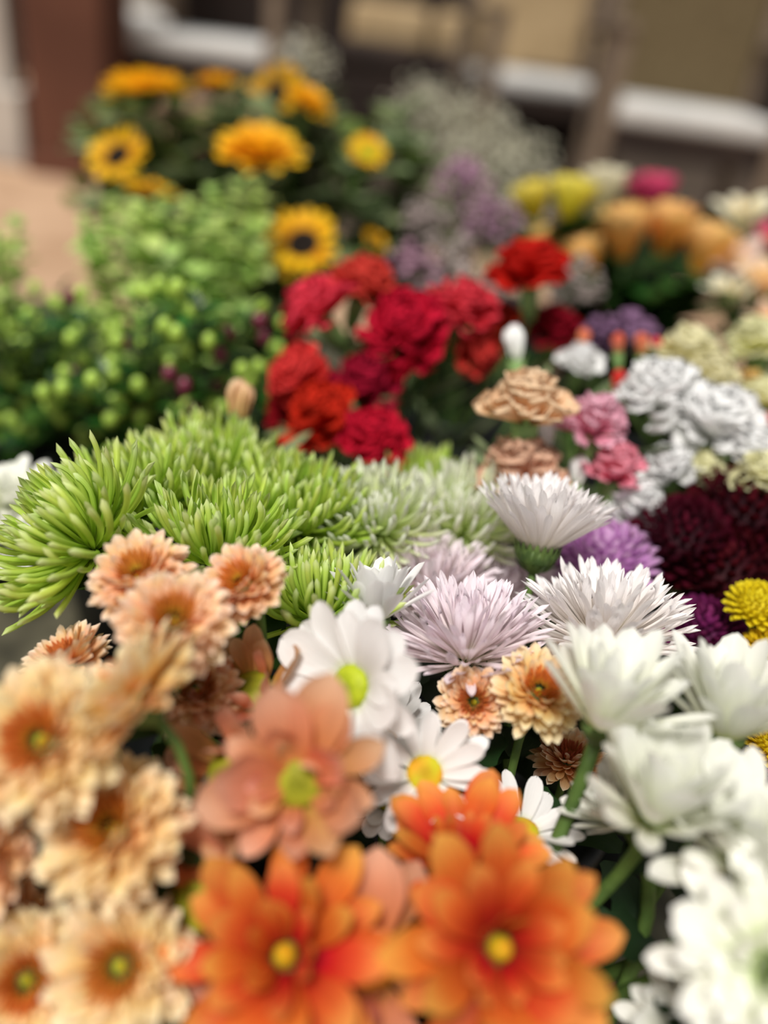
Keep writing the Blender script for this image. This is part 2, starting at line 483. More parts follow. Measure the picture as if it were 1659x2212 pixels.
# layer: (petal set, count, ring radius, height, elevation, elevation jitter, length, width factor)
KIND = {
    'spider': dict(lay=[('droop', 15, .006, 0, -2, 12, .050, .9), ('spider', 32, .006, .001, 12, 9, .057, 1), ('spider', 34, .006, .002, 25, 9, .056, 1),
                        ('spider', 32, .005, .003, 38, 8, .053, 1), ('spider_in', 28, .006, .004, 51, 8, .048, 1), ('spider_in', 22, .006, .005, 63, 8, .042, 1),
                        ('spider_in', 16, .005, .006, 76, 8, .034, 1)], calyx=.011),
    'cushion': dict(lay=[('cushion', 18, .006, -.001, -14, 8, .0185, 1.05), ('cushion', 19, .006, 0, -3, 7, .0195, 1.05), ('cushion', 19, .006, .0015, 9, 7, .0192, 1.05), ('cushion', 18, .006, .003, 21, 7, .0178, 1.05),
                         ('cushion', 17, .006, .004, 33, 7, .0155, 1.05), ('cushion', 15, .006, .005, 45, 8, .012, 1.05)],
                    quill=('peach_quill', 60, .0088, .0062), disc=('disc_lime', .0020, .0030, 40), calyx=.0075),
    'daisy': dict(lay=[('daisy', 11, .007, .001, 26, 11, .030, 1.2), ('daisy', 12, .007, 0, 8, 11, .031, 1.15)], disc=('disc_green', .0088, .004, 260), calyx=.0075),
    'daisy2': dict(lay=[('slim', 11, .007, .002, 30, 10, .028, 1.15), ('daisy', 12, .007, 0, 10, 9, .029, .85)], disc=('disc_gold', .0095, .004, 260), calyx=.0075),
    'salmon': dict(lay=[('wide', 7, .0075, .002, 64, 12, .015, .85), ('wide', 9, .008, 0, 36, 16, .023, .9)], disc=('disc_olive', .0085, .004, 220), calyx=.008),
    'orange': dict(lay=[('orange', 9, .005, .003, 62, 9, .023, 1.0), ('orange', 11, .006, .0015, 42, 9, .034, 1.1), ('orange', 12, .006, 0, 18, 10, .038, 1.1)],
                   disc=('disc_gold', .0042, .0075, 120), calyx=.008),
    'cup': dict(lay=[('cup', 6, .003, .003, 80, 7, .026, .9), ('cup', 10, .004, .002, 69, 8, .033, .95), ('cup', 12, .005, .001, 57, 9, .036, .95), ('cup', 13, .006, 0, 42, 11, .035, .95)], calyx=.008),
    'double': dict(lay=[('heart_', 16, .002, .006, 75, 10, .013, 1.3), ('cup', 12, .004, .005, 66, 8, .017, 1.0), ('cup', 14, .005, .004, 50, 8, .024, 1.0), ('cup', 15, .006, .003, 34, 8, .030, 1.0),
                        ('cup', 15, .007, .001, 18, 8, .034, 1.0), ('cup', 14, .007, 0, 2, 10, .035, 1.0)], calyx=.009),
    'fringe': dict(lay=[('fringe', 34, .007, 0, 19, 7, .038, 1.1), ('fringe', 40, .007, .001, 27, 10, .041, 1.05), ('fringe', 42, .006, .002, 36, 10, .041, 1), ('fringe', 40, .005, .003, 49, 10, .039, 1),
                        ('fringe', 36, .004, .004, 62, 10, .037, 1), ('fringe', 26, .003, .005, 78, 10, .034, 1)], calyx=.0125),
    'fringe_cone': dict(lay=[('fringe', 42, .007, 0, 43, 6, .045, 1.15), ('fringe', 42, .006, .001, 51, 7, .044, 1.1), ('fringe', 40, .006, .002, 59, 8, .042, 1.05), ('fringe', 32, .005, .003, 68, 8, .040, 1),
                             ('fringe', 24, .003, .004, 80, 9, .037, 1)], calyx=.0125),
    'sunflower': dict(lay=[('sun', 15, .018, .001, 24, 10, .030, 1.1), ('sun', 15, .018, 0, 10, 10, .031, 1.1)], disc=('disc_black', .0205, .006, 200), calyx=.016, sepal=14),
    'gold': dict(lay=[('sun', 16, .004, .008, 62, 12, .022, 1.3), ('sun', 20, .008, .005, 42, 10, .032, 1.2), ('sun', 22, .012, .002, 24, 10, .040, 1.2), ('sun', 22, .014, 0, 6, 9, .044, 1.2)],
                 disc=('disc_rust', .010, .008, 80), calyx=.016, sepal=12),
}


def spin_layers(kind, rnd, mainmat, mats):
    out = []
    k = KIND[kind]
    for li, (ps, n, r0, z0, el, ej, L, W) in enumerate(k['lay']):
        ph0 = rnd.uniform(0, 6.28)
        mat = mainmat
        if ps == 'heart_':
            ps, mat = 'cup', 'heart_green'
        for i in range(n):
            ph = ph0 + 2 * math.pi * (i + rnd.uniform(-.28, .28)) / n
            m = Mt(ph, r0, z0, R_(el + rnd.uniform(-ej, ej)), L * rnd.uniform(.82, 1.1), W * rnd.uniform(.9, 1.1), rnd.uniform(-.25, .25))
            out.append((ps, rnd.randrange(len(PET[ps])), m, mat))
    return out


def fib(i, n, r, h):
    """spot i of n on a low dome of radius r, height h"""
    q = math.sqrt((i + .5) / n)
    a = i * 2.39996
    return Vector((r * q * math.cos(a), r * q * math.sin(a), h * (1 - q * q)))


def disc_mesh(key, r, h, n):
    k = ('florets', key, r, h, n)
    if k not in _mc:
        parts = [(lathe([(r * math.sin(a), h * math.cos(a)) for a in np.linspace(.01, 1.57, 6)], 16), Matrix.Identity(4))]
        b = ball(1, 5, 4)
        s = r / math.sqrt(n) * .95
        for i in range(n):
            parts.append((b, Matrix.Translation(fib(i, n, r * .97, h)) @ Matrix.Diagonal((s, s, s * 1.5, 1))))
        _mc[k] = new_mesh('florets', *merge(parts))
    return _mc[k]


def calyx_mesh(rc, bracts):
    k = ('calyx', rc, bracts)
    if k not in _mc:
        parts = [(lathe([(.0022, -rc * 1.15), (rc * .45, -rc * .95), (rc * .85, -rc * .5), (rc, -.0005), (rc * .3, .0015)], 14), Matrix.Identity(4))]
        if bracts:
            g = petal_geo(W=.2, tm=.4, q=1.5, w0=.5, bend=.25, curl=.6, nu=4, nv=2)
            for ring, (n, rr, z, el) in enumerate(((14, .55, -.95, 40), (18, .85, -.55, 62), (20, 1.0, -.2, 74))):
                for i in range(n):
                    parts.append((g, Mt(2 * math.pi * (i + ring * .5) / n, rc * rr, rc * z, R_(el), rc * .62)))
        _mc[k] = new_mesh('calyx', *merge(parts))
    return _mc[k]


def carnation_mesh(v):
    k = ('bloom', 'carn', v)
    if k not in _mc:
        rd = random.Random(v + 5)
        parts = []
        n = 64
        for i in range(n):                                  # ruffled petals whose tips lie on an uneven dome
            el = 10 + 78 * ((i + .5) / n) ** .8 + rd.uniform(-9, 9)
            L = (.98 - .10 * (i / n)) * rd.uniform(.82, 1.1)
            parts.append((PET['carn'][rd.randrange(6)], Mt(i * 2.39996 + rd.uniform(-.3, .3), .03, .14 * i / n, R_(el), L, rd.uniform(.55, .8), rd.uniform(-.6, .6))))
        _mc[k] = new_mesh('bloom', *merge(parts))
    return _mc[k]


def joined_mesh(kind, v):
    k = ('bloom', kind, v)
    if k not in _mc:
        rd = random.Random(v + 77)
        if kind == 'pompon':
            parts = pompon_parts(rd, 110, 1.0)
        else:
            parts = [(PET[a][b], m) for a, b, m, _ in spin_layers(kind, rd, None, None)]
        _mc[k] = new_mesh('petals', *merge(parts))
    return _mc[k]


def pompon_mats(rd, n, R):
    out = []
    for i in range(n):
        z = 1 - 1.55 * (i + .5) / n
        a = i * 2.39996
        q = math.sqrt(max(0, 1 - z * z))
        el = math.asin(max(-1, min(1, z)))
        L = R * (.30 + .30 * (i / n))
        out.append(Matrix.Rotation(a, 4, 'Z') @ Matrix.Translation((R * .62 * q, 0, R * (.30 + .42 * z))) @ Matrix.Rotation(-el, 4, 'Y')
                   @ Matrix.Rotation(rd.uniform(-.3, .3), 4, 'X') @ Matrix.Diagonal((L, L * 1.1, L, 1)))
    return out


def pompon_parts(rd, n, R):
    return [(PET['pompon'][rd.randrange(4)], m) for m in pompon_mats(rd, n, R)]


# ------------------------------------------------------------------ buckets that hold the stems
BK = {'A': (-.075, .215, .068), 'W': (.075, .215, .068), 'B': (-.105, .385, .078), 'C': (.085, .385, .085), 'R': (.225, .47, .06),
      'D': (-.01, .63, .085), 'H': (.19, .61, .085), 'E': (-.23, .71, .1), 'E2': (-.42, .80, .09), 'F': (-.24, 1.08, .115),
      'T': (.27, 1.05, .11), 'L': (.5, 1.0, .1), 'Y': (.39, .66, .08), 'S': (.07, .98, .08), 'I': (.13, 1.42, .12)}
BLAB = {'A': 'peach and orange chrysanthemums at the front', 'W': 'white cup chrysanthemums at the front right', 'B': 'green spider chrysanthemums', 'C': 'white fringed chrysanthemums',
        'R': 'burgundy and plum chrysanthemums', 'D': 'red carnations', 'H': 'pink, peach and white carnations', 'E': 'leafy green berry branches beside the red carnations', 'E2': 'green berry branches at the left edge',
        'F': 'sunflowers', 'T': 'apricot and lemon roses', 'L': 'blush lilies at the right edge', 'Y': 'cream and yellow blooms at the right edge', 'S': 'mauve statice', 'I': "baby's breath"}
for k, (x, y, r) in BK.items():
    e = bpy.data.objects.new('flower_bucket', None)
    COL.objects.link(e)
    e.location = (x, y, .005)
    tag(e, 'black plastic bucket under the ' + BLAB[k], 'bucket', 'flower buckets')
    h = .20
    body = [(.001, .004), (r * .78, .004), (r * .98, h), (r, h), (r * .80, 0), (.001, 0)]
    bo = link('body', new_mesh('body', *lathe(body, 28)), 'bucket', e)
    link('rim', new_mesh('rim', *lathe([(r * .97, h - .012), (r * 1.05, h - .012), (r * 1.06, h), (r * .97, h + .002), (r * .97, h - .012)], 28)), 'bucket', bo)
    link('water', new_mesh('water', *lathe([(.001, .12), (r * .87, .12)], 28)), 'bucket', e)

_slots = {k: 0 for k in BK}


def stem_base(b):
    x, y, r = BK[b]
    i = _slots[b]
    _slots[b] += 1
    q = math.sqrt(((i * 7) % 40 + .5) / 40) * r * .72
    a = i * 2.39996
    return Vector((x + q * math.cos(a), y + q * math.sin(a), .016))


def stem_path(head, n, b, start=.004):
    base = stem_base(b)
    x, y, r = BK[b]
    p1 = head - n * .075
    p2 = Vector((base.x, base.y, .20))
    return bez(head - n * start, p1, p2, base, 14)


def empty(name, loc, n=None, spin=0.0):
    e = bpy.data.objects.new(name, None)
    COL.objects.link(e)
    q = Quaternion() if n is None else Vector((0, 0, 1)).rotation_difference(n) @ Quaternion((0, 0, 1), spin)
    e.matrix_world = Matrix.Translation(loc) @ q.to_matrix().to_4x4()
    e.empty_display_size = .01
    return e


def add_stem(e, head, n, b, r=.0022, mat='stem', leaves=2, leafmat='leaf', leafset='leaf', ll=.05, start=.004, lo=.18, hi=.5):
    pts = stem_path(head, n, b, start)
    inv = (Matrix.Translation(head) @ e.rotation_quat_m).inverted() if hasattr(e, 'rotation_quat_m') else e.matrix_basis.inverted()
    loc = [inv @ p for p in pts]
    st = link('stem', new_mesh('stem', *tube(loc, r, r * 1.25)), mat, e)
    for i in range(leaves):
        t = lo + (hi - lo) * (i + random.random() * .6) / max(1, leaves)
        k = min(len(pts) - 2, int(t * (len(pts) - 1)))
        p = pts[k]
        a = random.uniform(0, 6.28)
        dirv = Vector((math.cos(a), math.sin(a), random.uniform(.1, .9))).normalized()
        zz = Vector((0, 0, 1))
        yv = zz.cross(dirv).normalized()
        zv = dirv.cross(yv)
        L = ll * random.uniform(.75, 1.2)
        m = Matrix(((dirv.x, yv.x, zv.x, p.x), (dirv.y, yv.y, zv.y, p.y), (dirv.z, yv.z, zv.z, p.z), (0, 0, 0, 1))) @ Matrix.Diagonal((L, L, L, 1))
        vi = random.randrange(len(PET[leafset]))
        link('leaf', as_mesh(('leaf', leafset, vi), PET[leafset][vi]), leafmat, st, inv @ m)


CNT = [0]


def flower(kind, u, v, d, n, label, mat, b, s=1.0, name='chrysanthemum', cat='flower', group=None, quill=None, disc=None, joined=False,
           leaves=2, stemr=.0022, seed=None, leafmat='leaf', leafset='leaf', ll=.05, bracts=False, extra=()):
    CNT[0] += 1
    rnd = random.Random(seed if seed is not None else CNT[0] * 13)
    random.seed(CNT[0] * 17)
    if d < .415:                                  # the nearest heads are fuller blooms standing a little farther off
        d2 = d + (.415 - d) * .3
        s, d = s * d2 / d, d2
    nn = N(*n)
    head = P(u, v, d)
    e = empty(name, head, nn, rnd.uniform(0, 6.28))
    tag(e, label, cat, group)
    K = KIND[kind]
    S = Matrix.Scale(s, 4)
    if joined:
        link('petals', joined_mesh(kind, rnd.randrange(3)), mat, e, S, 'stuff')
    else:
        for ps, vi, m, mt in spin_layers(kind, rnd, mat, None):
            link('petal', as_mesh(('petal', ps, vi), PET[ps][vi]), mt, e, S @ m)
    inv3 = e.matrix_basis.to_3x3().inverted()
    for (dv, L, ps) in extra:                     # single petals that stick out of the bloom
        x = (inv3 @ N(*dv)).normalized()
        y = (inv3 @ nn).cross(x).normalized()
        z = x.cross(y)
        vi = rnd.randrange(len(PET[ps]))
        m = Matrix(((x.x, y.x, z.x, x.x * .005), (x.y, y.y, z.y, x.y * .005), (x.z, y.z, z.z, x.z * .005), (0, 0, 0, 1))) @ Matrix.Scale(L * max(1, s), 4)
        link('petal', as_mesh(('petal', ps, vi), PET[ps][vi]), mat, e, m)
    if 'quill' in K:
        qm, qn, ql, qr = K['quill']
        key = ('quills', qn, rnd.randrange(2))
        if key not in _mc:
            rd = random.Random(key[2])
            parts = []
            for i in range(qn):
                q = .45 + .55 * i / qn
                parts.append((PET['quill'][i % 3], Mt(i * 2.39996, qr * q, .0055, R_(88 - 42 * q + rd.uniform(-6, 6)), ql * rd.uniform(.75, 1.05), 1.0)))
            _mc[key] = new_mesh('quills', *merge(parts))
        link('quills', _mc[key], quill or qm, e, S, 'stuff')
    if 'disc' in K:
        dm, r, h, cnt = K['disc']
        link('disc_florets', disc_mesh(kind, r, h, cnt), disc or dm, e, S @ Matrix.Translation((0, 0, .0022)), 'stuff')
    if K.get('sepal'):
        key = ('sepals', kind)
        if key not in _mc:
            parts = [(PET['ovate'][i % 4], Mt(6.283 * i / K['sepal'], .012, -.004, R_(5 + (i % 3) * 8), .032, .8)) for i in range(K['sepal'])]
            _mc[key] = new_mesh('sepals', *merge(parts))
        link('sepals', _mc[key], 'leaf', e, S)
    link('calyx', calyx_mesh(K['calyx'], bracts), 'calyx', e, S)
    if b:
        add_stem(e, head, nn, b, stemr * (s if s > 1.3 else 1), 'stem', leaves, leafmat, leafset, ll, start=K['calyx'] * s * .9)
    return e


def pompon(u, v, d, n, label, mat, b, R=.022, joined=False, group=None, leaves=2):
    CNT[0] += 1
    rnd = random.Random(CNT[0])
    random.seed(CNT[0])
    nn = N(*n)
    head = P(u, v, d)
    e = empty('pompon_chrysanthemum', head, nn, rnd.uniform(0, 6))
    tag(e, label, 'flower', group)
    if joined:
        link('petals', joined_mesh('pompon', rnd.randrange(3)), mat, e, Matrix.Scale(R, 4), 'stuff')
    else:
        for m in pompon_mats(rnd, 150, R):
            vi = rnd.randrange(4)
            link('petal', as_mesh(('petal', 'pompon', vi), PET['pompon'][vi]), mat, e, m)
    link('core', new_mesh('core', *lathe([(R * .64 * math.sin(a), R * (.30 + .40 * math.cos(a))) for a in np.linspace(.02, 3.1, 9)], 14)), mat, e)
    link('calyx', calyx_mesh(.009, False), 'calyx', e)
    add_stem(e, head, nn, b, .0022, 'stem', leaves, 'dark_leaf')
    return e


def carnation(u, v, d, n, label, mat, b, s=.032, flat=1.0, group=None, bud=False):
    CNT[0] += 1
    rnd = random.Random(CNT[0])
    random.seed(CNT[0])
    s *= 1.0 if bud else 1.12
    nn = N(*n)
    head = P(u, v, d)
    e = empty('carnation_bud' if bud else 'carnation', head, nn, rnd.uniform(0, 6))
    tag(e, label, 'flower', group)
    if bud:
        for i in range(7):
            vi = rnd.randrange(5)
            link('petal', as_mesh(('petal', 'rose', vi), PET['rose'][vi]), mat, e, Mt(i * 2.4, .001, 0, R_(80 + rnd.uniform(-5, 5)), s * 1.3, .8))
    else:
        link('petals', carnation_mesh(rnd.randrange(4)), mat, e, Matrix.Diagonal((s, s, s * flat, 1)), 'stuff')
    r = min(.0085, s * .3)
    key = ('calyx', 'carn', round(r, 4))
    if key not in _mc:
        parts = [(lathe([(.002, -r * 3.4), (r * .7, -r * 3.1), (r * .95, -r * 1.6), (r * 1.05, 0), (r * .9, .001)], 10), Matrix.Identity(4))]
        for i in range(5):
            parts.append((PET['ovate'][i % 4], Mt(6.283 * i / 5, r * .95, -.001, R_(65), r * 1.3, .8)))
        _mc[key] = new_mesh('calyx', *merge(parts))
    link('calyx', _mc[key], 'carnation_calyx', e)
    add_stem(e, head, nn, b, .0022, 'stem', 3, 'grey_leaf', 'blade', .07, start=r * 3.2)
    return e


# ------------------------------------------------------------------ green spider chrysanthemums
g = 'green spider chrysanthemums'
SP = 'spider_chrysanthemum'
def spider(u, v, d, n, label, s=1.0, mat='green_spider', **q):
    return flower('spider', u, v, d, n, label, mat, 'B', s, name=SP, group=g, leaves=3, **q)
spider(462, 1222, .43, (0.0, .88, .48), 'large lime green spider chrysanthemum in sharp focus above the peach blooms', .90, extra=(((.95, .12, .3), .048, 'droop'), ((-.8, -.1, .5), .045, 'droop'), ((.75, .5, .4), .05, 'spider')))
spider(205, 1190, .425, (-.62, .55, .55), 'lime green spider chrysanthemum at the left edge with drooping hooked petals', .95, extra=(((-.5, -.6, .5), .045, 'droop'), ((-.7, -.5, .4), .05, 'droop'), ((-.2, -.7, .5), .04, 'droop'), ((.3, -.3, .7), .03, 'droop')))
spider(290, 1125, .475, (-.28, .82, .5), 'lime green spider chrysanthemum at the upper left, behind the sharp central one', .95)
spider(455, 1065, .53, (.05, .88, .45), 'softly blurred green spider chrysanthemum at the top of the green group', 1.0)
spider(640, 1150, .49, (.22, .85, .45), 'green spider chrysanthemum right of the central green one, behind the low green bloom', .92)
spider(690, 1345, .425, (.12, .97, .15), 'half hidden green spider chrysanthemum low down beside the white daisies', .82)
spider(905, 1120, .60, (.0, .8, .55), 'blurred yellow green spider chrysanthemum farthest right in the green group', .98)
spider(815, 1150, .50, (-.05, .72, .6), 'pale white tipped green chrysanthemum beside the lime green ones', .80, mat='pale_green_spider')
spider(1000, 1150, .53, (.1, .75, .6), 'pale white tipped green chrysanthemum left of the tall white fringed bloom', .85, mat='pale_green_spider')

# ------------------------------------------------------------------ white fringed chrysanthemums
g2 = 'white fringed chrysanthemums'
def fringe(u, v, d, n, label, s=1.0, mat='white_fringe', kind='fringe', leaves=2):
    return flower(kind, u, v, d, n, label, mat, 'C', s, name='fringed_chrysanthemum', group=g2, bracts=True, leaves=leaves, leafmat='dark_leaf')
fringe(1160, 1188, .465, (.16, .97, .15), 'white fringed chrysanthemum standing tallest, seen from the side with its green calyx', .98, kind='fringe_cone')
fringe(1300, 1395, .43, (.10, .93, .32), 'broad white fringed chrysanthemum below the tall one, beside the purple bloom', 1.08)
fringe(1005, 1425, .415, (-.05, .92, .36), 'lilac tinged fringed chrysanthemum in focus above the two small peach blooms', .98, 'lilac_fringe')
fringe(935, 1300, .49, (-.05, .85, .5), 'blurred lilac white fringed chrysanthemum behind the sharp lilac one', .95, 'lilac_fringe')
fringe(1085, 1290, .52, (.05, .85, .5), 'blurred lilac white fringed chrysanthemum behind the stem of the tall white bloom', .8, 'lilac_fringe')
fringe(1105, 1500, .43, (.1, .9, .3), 'small white fringed chrysanthemum mostly hidden behind a peach bloom', .62, leaves=1)

# ------------------------------------------------------------------ peach cushion chrysanthemums
g3 = 'peach cushion chrysanthemums'
def peach(u, v, d, n, label, s=1.0, mat='peach', b='A', quill=None, disc=None, leaves=2):
    return flower('cushion', u, v, d, n, label, mat, b, s, name='cushion_chrysanthemum', group=g3, quill=quill, disc=disc, leaves=leaves, leafmat='dark_leaf')
peach(306, 1255, .345, (-.12, .72, .66), 'sharp peach chrysanthemum with yellow heart under the large green bloom', .90)
peach(528, 1268, .345, (-.3, .6, .7), 'peach chrysanthemum with bristly orange heart touching the low green bloom', .80)
peach(376, 1352, .30, (.12, .68, .7), 'slightly blurred peach chrysanthemum just below the topmost peach bloom', .88)
peach(148, 1440, .375, (-.35, .85, .38), 'peach chrysanthemum tilted sideways at the left over the bare ground', .88)
peach(300, 1515, .265, (-.64, .68, .16), 'blurred peach chrysanthemum turned edge on, forming a slanting band', 1.1, 'pale_peach')
peach(100, 1605, .25, (-.1, .45, .9), 'large blurred peach chrysanthemum with rusty heart at the left edge', 1.0, 'pale_peach')
peach(425, 1500, .345, (.15, .62, .72), 'shaded golden peach chrysanthemum beside the salmon daisy petals', .84, quill='rust_quill')
peach(255, 1800, .26, (-.25, .62, .72), 'large blurred peach chrysanthemum at the left above the cream one', 1.0, 'pale_peach')
peach(265, 2085, .25, (0, .35, .93), 'cream chrysanthemum with rust ring and green heart at the bottom left', .92, 'pale_peach')
peach(60, 2115, .255, (.25, .3, .9), 'cream chrysanthemum in the bottom left corner behind the other cream one', .88, 'pale_peach')
peach(-20, 1850, .265, (-.5, .3, .6), 'peach chrysanthemum cut off by the left edge of the picture', .9)
peach(1024, 1518, .375, (-.15, .35, .92), 'small peach chrysanthemum with red quills and green heart facing the viewer', .70, b='C', quill='rust_quill')
peach(1160, 1500, .365, (.12, .62, .75), 'peach chrysanthemum with green heart on a bare stem beside the white cup bloom', .88, 'pale_peach', b='W', leaves=0)
peach(1225, 1455, .42, (.2, .7, .6), 'peach chrysanthemum peeping out behind the white cup bloom', .75, b='C')
peach(1225, 1650, .43, (.1, .8, .3), 'shadowed peach chrysanthemum low between the stems', .85, b='C', quill='rust_quill')
peach(35, 2010, .30, (-.3, .5, .8), 'peach chrysanthemum behind the bottom left cream blooms', .95)

# ------------------------------------------------------------------ white daisies
g4 = 'white daisy chrysanthemums'
def daisy(kind, u, v, d, n, label, s=1.0, b='A', disc=None, leaves=2):
    return flower(kind, u, v, d, n, label, 'white_daisy', b, s, name='daisy_chrysanthemum', group=g4, disc=disc, leaves=leaves, leafmat='dark_leaf')
daisy('daisy', 765, 1482, .335, (-.60, .12, .8), 'large white daisy with an oval green heart behind the salmon daisy', 1.0)
daisy('daisy2', 917, 1672, .34, (.02, .42, .9), 'white daisy with green and gold heart above the orange blooms', .80, b='W')
daisy('cup', 815, 1335, .40, (-.05, .98, .15), 'white daisy seen from the side between green and lilac blooms', .82, b='C')
daisy('daisy2', 1125, 1800, .36, (.1, .9, .3), 'white daisy mostly hidden behind the orange blooms', .82, b='W')
daisy('daisy2', 845, 1575, .395, (-.1, .45, .8), 'white daisy half hidden under the large white daisy', .70, b='W', leaves=1)
daisy('daisy', 835, 1740, .39, (.1, .8, .4), 'small white daisy in the shadow behind the salmon daisy', .5, b='W', leaves=1)

# ------------------------------------------------------------------ salmon and orange daisies
g5 = 'salmon daisy chrysanthemums'
def salmon(u, v, d, n, label, s=1.0, **q):
    return flower('salmon', u, v, d, n, label, 'salmon', 'A', s, name='salmon_chrysanthemum', group=g5, leaves=1, leafmat='dark_leaf', **q)
salmon(648, 1688, .268, (0, .22, .97), 'salmon daisy with large olive green heart, tallest of the salmon blooms', .95, seed=4, extra=(((.25, .9, .2), .036, 'wide'), ((-.15, .88, .3), .034, 'wide'), ((.55, .5, .45), .026, 'wide'), ((-.75, .2, .5), .030, 'wide'), ((-.9, -.1, .5), .032, 'wide'), ((.8, -.2, .5), .028, 'wide')))
salmon(545, 1500, .355, (-.25, .55, .55), 'salmon daisy behind, showing folded pink petals beside the white daisy', 1.15)
salmon(425, 1955, .285, (-.1, .35, .9), 'salmon daisy with dark green heart between cream and orange blooms', 1.15, extra=(((.05, .9, .2), .036, 'wide'),))
salmon(800, 2070, .275, (0, .4, .9), 'salmon daisy wedged between the two front orange blooms', 1.1, extra=(((.05, .9, .2), .033, 'wide'),), disc='disc_honey')
salmon(500, 1680, .30, (-.5, .3, .75), 'salmon daisy left of and behind the tallest salmon bloom', 1.1)
g6 = 'orange daisy chrysanthemums'
def orange(u, v, d, n, label, s=1.0, b='A', **q):
    return flower('orange', u, v, d, n, label, 'orange', b, s, name='orange_chrysanthemum', group=g6, leaves=1, leafmat='dark_leaf', **q)
orange(618, 2065, .25, (0, .5, .85), 'blurred orange daisy at the bottom beside the cream bloom', .86)
orange(1075, 2045, .25, (.12, .32, .93), 'largest orange daisy with yellow heart, front and centre right', .90, b='W')
orange(1000, 1865, .30, (-.02, .85, .5), 'upright orange daisy behind the largest orange one', .76, b='W')

# ------------------------------------------------------------------ white cup chrysanthemums
g7 = 'white cup chrysanthemums'
def cupf(u, v, d, n, label, s=1.0, kind='cup', mat='white_cup', leaves=1, **q):
    return flower(kind, u, v, d, n, label, mat, 'W', s, name='cup_chrysanthemum', group=g7, leaves=leaves, leafmat='dark_leaf', stemr=.0032, **q)
cupf(1300, 1565, .325, (.22, .93, .3), 'white cup shaped chrysanthemum beside the peach bloom on a bare stem', 1.04)
cupf(1565, 1585, .335, (.10, .97, .2), 'white cup shaped chrysanthemum at the right edge above the plum pompon', 1.06)
cupf(1410, 1765, .30, (.1, .86, .5), 'wide open white cup chrysanthemum with yellowish heart at the right', 1.0)
cupf(1345, 1775, .335, (-.6, .78, .2), 'small white cup chrysanthemum leaning left below the wide open one', .62)
cupf(1605, 1865, .285, (.05, .9, .42), 'white cup chrysanthemum at the right edge above the big double one', .95, extra=(((-.95, .0, .3), .036, 'cup'),))
cupf(1665, 2090, .235, (-.12, .3, .94), 'big double white chrysanthemum with lime heart in the bottom right corner', .78, 'double', 'white_green_heart', extra=(((-.85, .5, .1), .036, 'cup'),))
cupf(1500, 2240, .29, (-.5, .6, .6), 'white chrysanthemum under the big double one, mostly cut off below', .66, leaves=2)

# ------------------------------------------------------------------ plum, burgundy, mauve and yellow blooms
pompon(1515, 1385, .50, (.05, .85, .5), 'plum pompon chrysanthemum beside the broad white fringed bloom', 'plum', 'R', .026)
pompon(1655, 1690, .43, (-.2, .7, .6), 'plum pompon chrysanthemum at the right edge under the white cup blooms', 'plum', 'R', .024)
pompon(1610, 1620, .45, (.0, .7, .6), 'small plum pompon chrysanthemum just above the edge one', 'plum', 'R', .014)
gb = 'burgundy chrysanthemums'
for (u, v, d, R, lb) in ((1470, 1190, .54, .034, 'dark burgundy chrysanthemum nearest the mauve bloom'), (1600, 1140, .56, .040, 'large dark burgundy chrysanthemum at the upper right edge'),
                         (1560, 1260, .53, .036, 'dark burgundy chrysanthemum above the plum pompon'), (1665, 1230, .54, .034, 'dark burgundy chrysanthemum cut off by the right edge above the yellow one')):
    pompon(u, v, d, (-.1, .7, .6), lb, 'burgundy', 'R', R, True, gb)
pompon(1300, 1235, .53, (0, .85, .4), 'mauve chrysanthemum between the white fringed blooms and the burgundy', 'mauve', 'R', .033, True)
gy = 'yellow chrysanthemums'
for (u, v, d, R, lb) in ((1632, 1320, .47, .0165, 'bright yellow chrysanthemum against the dark burgundy'), (1662, 1415, .46, .015, 'yellow chrysanthemum at the right edge beside the white cup bloom'),
                         (1665, 1615, .42, .013, 'yellow chrysanthemum at the right edge beside the small plum pompon')):
    pompon(u, v, d, (-.1, .8, .5), lb, 'yellow_mum', 'R', R, True, gy)

# white blooms at the left edge
flower('double', 30, 1090, .57, (.1, .8, .5), 'blurred white chrysanthemum at the left edge behind the green ones', 'white_cup', 'E2', 1.0, name='cup_chrysanthemum', joined=True)
flower('double', -30, 1180, .55, (.1, .8, .5), 'blurred cream chrysanthemum cut off by the left edge', 'white_green_heart', 'E2', .9, name='cup_chrysanthemum', joined=True)

